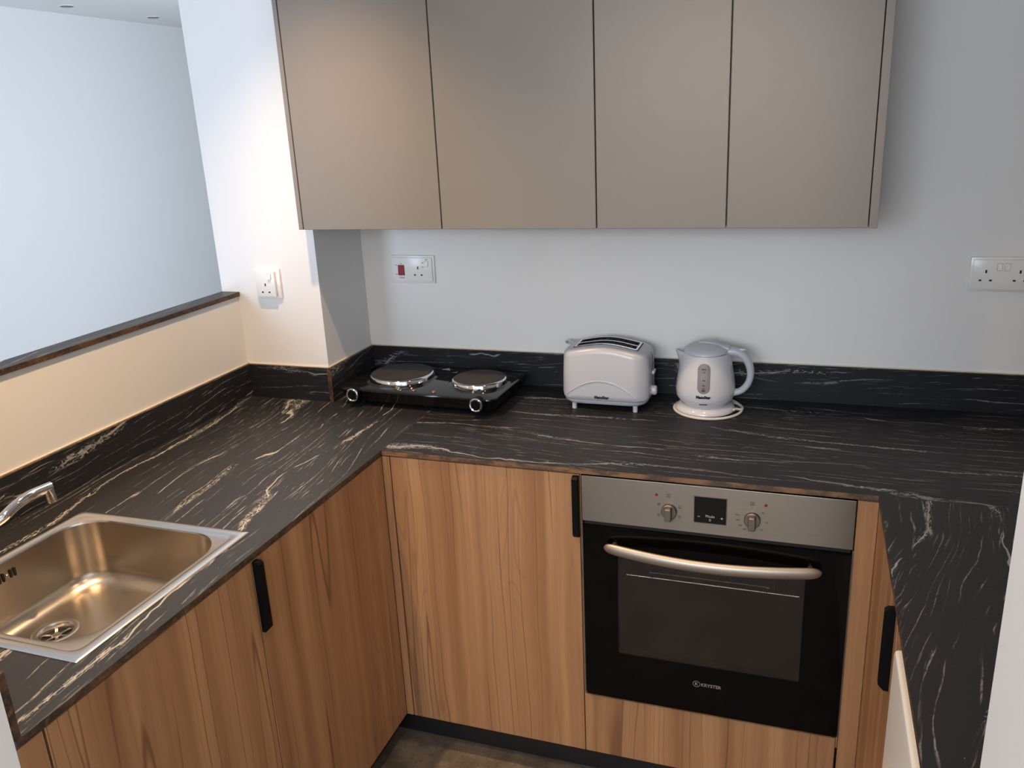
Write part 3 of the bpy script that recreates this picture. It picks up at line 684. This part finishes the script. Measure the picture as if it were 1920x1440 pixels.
P = [(x, TYc-HY-.0003 if abs(x-TX) < HX-.044 else TYc-HY+.044-math.sqrt(max(0, .044**2-(abs(x-TX)-(HX-.044))**2))-.0003, z) for x, _, z in P]
mk('arc_ridge', tube(bmesh.new(), P, .0014, 8), WHITE, body, smooth=True)
text('lettering', 'MateStar', 0.0112, INK, body, (TX-.004, TYc-HY-.0006, .0335+.004), XD, ZD, bold=.0007)
# right end: slot, lever, browning dial
mk('lever_slot', B(TX+HX-.0008, TX+HX+.0006, TYc-.006, TYc+.006, .060, .150), GREYINK, tt)
bm = bmesh.new(); box(bm, TX+HX-.001, TX+HX+.0010, TYc-.022, TYc-.018, .118, .1630)
mk('seam', bm, GREYINK, tt)
bm = bmesh.new(); box(bm, TX+HX-.001, TX+HX+.008, TYc-.014, TYc+.014, .096, .106, bev=.003, seg=2)
mk('lever', bm, WHITE, tt, smooth=True)
dk = mk('dial', cyl(bmesh.new(), (TX+HX-.001, TYc-.010, .050), (1, 0, 0), .0135, .015, 28, .003), WHITE, tt, smooth=True)
for dy, dz in ((-.024, .047), (-.024, .058)): mk('button', cyl(bmesh.new(), (TX+HX-.002, TYc+dy, dz), (1, 0, 0), .0042, .004, 16, .001), WHITE, tt, smooth=True)
text('lettering', '1 2 3', 0.008, GREYINK, tt, (TX+HX+.0006, TYc-.024, .036), (0, 1, 0), ZD)
mk('power_cord', tube(bmesh.new(), catmull([(TX-HX+.006, -.056, .152), (TX-HX-.010, -.052, .158), (TX-HX-.022, -.046, .155), (TX-HX-.020, -.038, .148), (TX-HX-.004, -.034, .143), (TX-HX+.02, -.032, .12), (TX-HX+.04, -.030, .06), (TX-HX+.06, -.030, .010), (TX, -.034, .004)], 7), .0034, 10), WHITE, tt, smooth=True)

# ------------------------------------------------------------------ kettle
KX, KY = 0.178, -0.120
kt = thing('kettle', 'white plastic electric kettle with smoky water gauge and loop handle', 'kettle', (KX, KY, 0))
NK = 64
def kr(z):
    P = [(.020, .060), (.028, .066), (.034, .073), (.044, .0778), (.058, .0793), (.075, .0785), (.10, .0750), (.125, .0705), (.145, .0672), (.158, .0655), (.166, .0640)]
    for (a, b), (c, d) in zip(P, P[1:]):
        if z <= c: return b+(d-b)*(z-a)/(c-a)
    return P[-1][1]
bm = bmesh.new(); loops = []
for z in (.0195, .022, .028, .034, .040, .048, .058, .070, .085, .10, .115, .128, .138, .146, .152, .157, .1605, .1625):
    L = []
    for i in range(NK):
        a = 2*PI*i/NK; r = kr(z); dv = abs((a-PI+PI) % (2*PI)-PI)
        dv = abs(math.atan2(math.sin(a-PI), math.cos(a-PI)))
        spout = max(0, 1-dv/.42); s2 = spout*spout*(3-2*spout); e = max(0, (z-.118)/.045)**1.6
        r += s2*e*.019; L.append((KX+r*math.cos(a), KY+r*math.sin(a), z+s2*e*.003))
    loops.append(L)
loops.append([(KX+(x-KX)*.93, KY+(y-KY)*.93, z+.0008) for x, y, z in loops[-1]])
loops.append([(KX+(x-KX)*.90, KY+(y-KY)*.90, z-.006) for x, y, z in loops[-2]])
loft(bm, loops, True, True); kb = mk('body', bm, WHITE_G, kt, smooth=True)
# lid: dome that runs back into the handle
bm = bmesh.new(); LP = []
for f, dz in ((1.0, .1615), (.995, .1655), (.93, .1715), (.80, .1775), (.60, .1835), (.38, .1875), (.18, .1890), (.03, .1893)):
    L = []
    for i in range(NK):
        a = 2*PI*i/NK; ca, sa = math.cos(a), math.sin(a); r = .0605*f
        x = KX+r*ca*(1.0)+.004*(1-f)*-1; L.append((x-.006*(1-f), KY+r*sa*.97, dz+(.004*ca*f if ca > 0 else 0)*f))
    LP.append(L)
loft(bm, LP, True, True); lid = mk('lid', bm, WHITE, kt, smooth=True)
bm = bmesh.new(); ridge = catmull([(KX-.020, KY, .1885), (KX+.005, KY, .1885), (KX+.035, KY, .1815), (KX+.062, KY, .1735)], 6)
tube(bm, ridge, lambda u: .010+.006*u, 14, flat=.45, nrm=(0, 1, 0)); mk('lid_ridge', bm, WHITE, lid, smooth='all')
mk('spout_filter', B(KX-.058, KX-.044, KY-.014, KY+.014, .1625, .1735, bev=.004, seg=2), plain('filter_grey', (.50, .49, .50), .3), kt, smooth=True)
hd = catmull([(KX+.046, KY, .164), (KX+.072, KY, .166), (KX+.094, KY, .1575), (KX+.110, KY, .138), (KX+.1175, KY, .108), (KX+.112, KY, .079), (KX+.094, KY, .057), (KX+.066, KY, .048)], 8)
mk('handle', tube(bmesh.new(), hd, lambda u: .0165-.0055*min(1, u*1.6), 18, flat=.85, nrm=(0, 1, 0)), WHITE, kt, smooth='all')
mk('switch', B(KX+.082, KX+.104, KY-.008, KY+.008, .1690, .1755, bev=.003, seg=2), WHITE, kt, smooth=True)
CD = -PI/2 + 0.045
def on_body(s, z, off):                          # s: arc length round the body, measured from the gauge's middle
    r = kr(z)+off; a = CD+s/kr(z); return Vector((KX+r*math.cos(a), KY+r*math.sin(a), z))
bm = bmesh.new(); zc, hw, hh_ = .1065, .0165, .0400
out = rrect(0, 0, hw, hh_, hw-.001, 8, side=4)
cols = 9
for f0, f1 in ((0, .35), (.35, .7), (.7, 1.0)):
    n = len(out)
    for i in range(n):
        a, b = out[i], out[(i+1) % n]
        q = [(a[0]*f0, a[1]*f0), (a[0]*f1, a[1]*f1), (b[0]*f1, b[1]*f1), (b[0]*f0, b[1]*f0)]
        vs = [bm.verts.new(on_body(s, zc+z, .0006)) for s, z in q]; bm.faces.new(vs if f0 else vs[:3])
bmesh.ops.remove_doubles(bm, verts=bm.verts, dist=1e-5); bmesh.ops.recalc_face_normals(bm, faces=bm.faces)
wn = mk('water_gauge', bm, WATER, kt, smooth='all')
def wrap(z0, off=.0009, sc=1.0, s0=0.0): return lambda co: on_body(co.x*sc+s0, z0+co.y, off)
text('lettering', 'MateStar', 0.0105, INK, kb, (0, 0, 0), XD, ZD, bold=.0007, warp=wrap(.0535))
for s, z in (('MAX', .1300), ('1.0', .1225), ('0.8', .1010), ('0.6', .0880), ('0.5', .0790), ('MIN', .0735)):
    text('lettering', s, 0.0052, INK, wn, (0, 0, 0), XD, ZD, bold=.0002, warp=wrap(z, .0011))
bm = bmesh.new()
for i in range(6):
    s0, s1 = -.0105+.0035*i, -.0105+.0035*(i+1)
    bm.faces.new([bm.verts.new(on_body(s, z, .0008)) for s, z in ((s0, .0330), (s1, .0330), (s1, .0365), (s0, .0365))])
mk('indicator_strip', bm, INK, kb)
bm = bmesh.new(); tube(bm, [tuple(on_body(kr(.0425)*(2*PI*i/60), .0425, -.0002)) for i in range(61)], .0004, 5); mk('seam', bm, plain('seam_grey', (.5, .49, .5), .4), kb)
mk('base', lathe(bmesh.new(), [(.076, 0), (.080, .002), (.0800, .006), (.0760, .013), (.068, .0185), (.060, .0195)], KX, KY, 64), WHITE_G, kt, smooth=True)
P = []
for i in range(70):
    a = math.radians(40)+2*PI*i/69*1.12; r = .0905+.006*math.sin(a*1.0+1.2); P.append((KX+.003+r*math.cos(a), KY-.008+r*math.sin(a), .0040+.0062*max(0, (i-60)/9)))
mk('power_cord', tube(bmesh.new(), P, .0036, 10), CREAM, kt, smooth=True)
mk('cord_loop', tube(bmesh.new(), catmull([(KX+.070, KY+.050, .0045), (KX+.088, KY+.036, .0045), (KX+.099, KY+.012, .0045), (KX+.097, KY-.006, .005), (KX+.084, KY-.020, .0105), (KX+.079, KY-.028, .0105)], 8), .0036, 10), CREAM, kt, smooth=True)

# ------------------------------------------------------------------ sockets
def socket(lab, xc, zc, yw, w_, h_, kind):
    t = thing('wall_socket', lab, 'socket', (xc, yw, zc))
    x0, x1, z0, z1 = xc-w_/2, xc+w_/2, zc-h_/2, zc+h_/2
    def bx(a, b, c, d, y_, th_, bev=.001, seg=2): return B(a, b, y_-th_, y_, c, d, bev=bev, seg=seg)
    mk('back_frame', bx(x0, x1, z0, z1, yw, .008, .0025), SOCK, t, smooth=True)
    ins = {'single': (.013, .007), 'double': (.006, .006), 'cooker': (.006, .006)}[kind]
    fy = yw-.008; fp = .006 if kind != 'single' else .009
    pl = mk('face_plate', bx(x0+ins[0], x1-ins[0], z0+ins[1], z1-ins[1], fy, fp, .0012), SOCK, t, smooth=True); fy -= fp
    def pins(cx, cz):
        for b in ((cx-.002, cx+.002, cz+.0085-.002, cz+.0085+.006), (cx-.0115-.0032, cx-.0115+.0032, cz-.0135, cz-.0095), (cx+.0115-.0032, cx+.0115+.0032, cz-.0135, cz-.0095)):
            mk('pin_hole', B(b[0], b[1], fy-.0004, fy+.0005, b[2], b[3]), DARK, pl)
    def rocker(cx, cz, hw_=.0055, hh=.0085, mat=SOCK, lab=None):
        bm = bmesh.new(); loft(bm, [[(cx-hw_, fy, cz-hh), (cx+hw_, fy, cz-hh), (cx+hw_, fy, cz+hh), (cx-hw_, fy, cz+hh)], [(cx-hw_+.0006, fy-.0045, cz-hh+.0008), (cx+hw_-.0006, fy-.0045, cz-hh+.0008), (cx+hw_-.0006, fy-.0012, cz+hh-.0008), (cx-hw_+.0006, fy-.0012, cz+hh-.0008)]])
        bmesh.ops.recalc_face_normals(bm, faces=bm.faces); s = mk('rocker_switch', bm, mat, pl, label=lab)
        mk('switch_recess', B(cx-hw_-.0007, cx+hw_+.0007, fy-.0003, fy+.0004, cz-hh-.0007, cz+hh+.0007), plain('recess_grey', (.42, .42, .42), .5), pl)
    if kind == 'single': pins(xc-.003, zc-.012); rocker(xc+.0145, zc+.0230)
    if kind == 'double':
        pins(xc-.0375, zc-.003); pins(xc+.0375, zc-.003); rocker(xc-.0085, zc+.0190); rocker(xc+.0085, zc+.0190)
    if kind == 'cooker':
        pins(xc+.0200, zc-.005); rocker(xc+.0500, zc+.0185); rocker(xc-.0365, zc-.002, .0105, .0160, RED, 'red cooker switch')
        for s, x, z in (('ON', -.0365, .0170), ('OFF', -.053, .0120), ('OFF', -.053, -.0165), ('COOKER', -.0365, -.0270), ('ON', .0500, .0300), ('ON', .037, .0200), ('OFF', .037, .0065)):
            text('lettering', s, 0.0045, INK, pl, (xc+x, fy-.0004, zc+z), XD, ZD)
    return t
socket('white single socket on the pillar above the short upstand', -1.0745, .3545, -0.2678, .086, .088, 'single')
socket('white cooker switch and socket plate with a red rocker above the hotplate', -.731, .3540, 0.0, .146, .086, 'cooker')
socket('white double socket on the wall past the wall cabinets', .880, .3610, 0.0, .146, .086, 'double')

# ------------------------------------------------------------------ fridge under the right worktop
fr = thing('fridge', 'white undercounter fridge below the boldly veined worktop', 'fridge', (0.9, -1.36, -0.9))
FX0, FY0, FY1, FZ1 = 0.5865, -1.640, -1.080, -0.046
mk('cabinet_body', B(FX0+.052, 1.18, FY0, FY1, -0.88, FZ1+.004, bev=.004, seg=2), FRIDGE, fr, smooth=True)
bm = bmesh.new(); gx0, gx1, gy0, gy1 = FX0+.012, FX0+.034, -1.235, -1.118          # grip recess in the door's top
P2 = lambda hx_, hy_, r, z: [(a, b, z) for a, b in rrect(FX0+.022, (FY0+FY1)/2, hx_, hy_, r, 6)]
loft(bm, [P2(.022, .28, .008, -0.84), P2(.022, .28, .008, FZ1-.006), P2(.0205, .2785, .007, FZ1-.0015), P2(.017, .275, .005, FZ1)])
fd = mk('door', bm, FRIDGE, fr, smooth=True)
bm = bmesh.new(); P3 = lambda hx_, hy_, r, z: [(a, b, z) for a, b in rrect((gx0+gx1)/2+.004, (gy0+gy1)/2, hx_, hy_, r, 5)]
loft(bm, [P3(.010, .058, .008, FZ1+.0003), P3(.0085, .0565, .007, FZ1+.0006)])
mk('grip_recess', bm, plain('grip_shadow', (.50, .47, .44), .5), fd)
for x in (.72, 1.1):
    for y in (-1.58, -1.14): mk('foot', cyl(bmesh.new(), (x, y, -.9), (0, 0, 1), .018, .022, 14), BLACK, fr)

# ------------------------------------------------------------------ recessed ceiling spots
def downlight(x, y, lab, lit):
    t = thing('ceiling_downlight', lab, 'downlight', (x, y, CE), group='unlit hall spots' if not lit else 'lit kitchen spots')
    mk('trim_ring', (lambda bm: (loft(bm, [[(x+r*math.cos(2*PI*i/32), y+r*math.sin(2*PI*i/32), CE+z) for i in range(32)] for r, z in ((.044, 0.001), (.043, -.003), (.034, -.0035), (.031, .0))], False, False), bm)[1])(bmesh.new()), FRIDGE, t, smooth=True)
    mk('lens', cyl(bmesh.new(), (x, y, CE-.0060), (0, 0, 1), .033, .0056, 28), (plain('lit_lens', (1, .72, .42), .5, emit=6) if lit else plain('unlit_lens', (.10, .105, .11), .3)), t)
downlight(-3.571, 1.692, 'unlit ceiling spot in the hall, the nearer of the two', False)
downlight(-3.568, 2.371, 'unlit ceiling spot in the hall, the farther one', False)
for i, (x, y, k) in enumerate(SPOTS):
    downlight(x, y, ('warm ceiling spot over the hotplate corner', 'warm ceiling spot over the oven', 'warm ceiling spot over the sink', 'warm ceiling spot over the kitchen floor')[i], True)
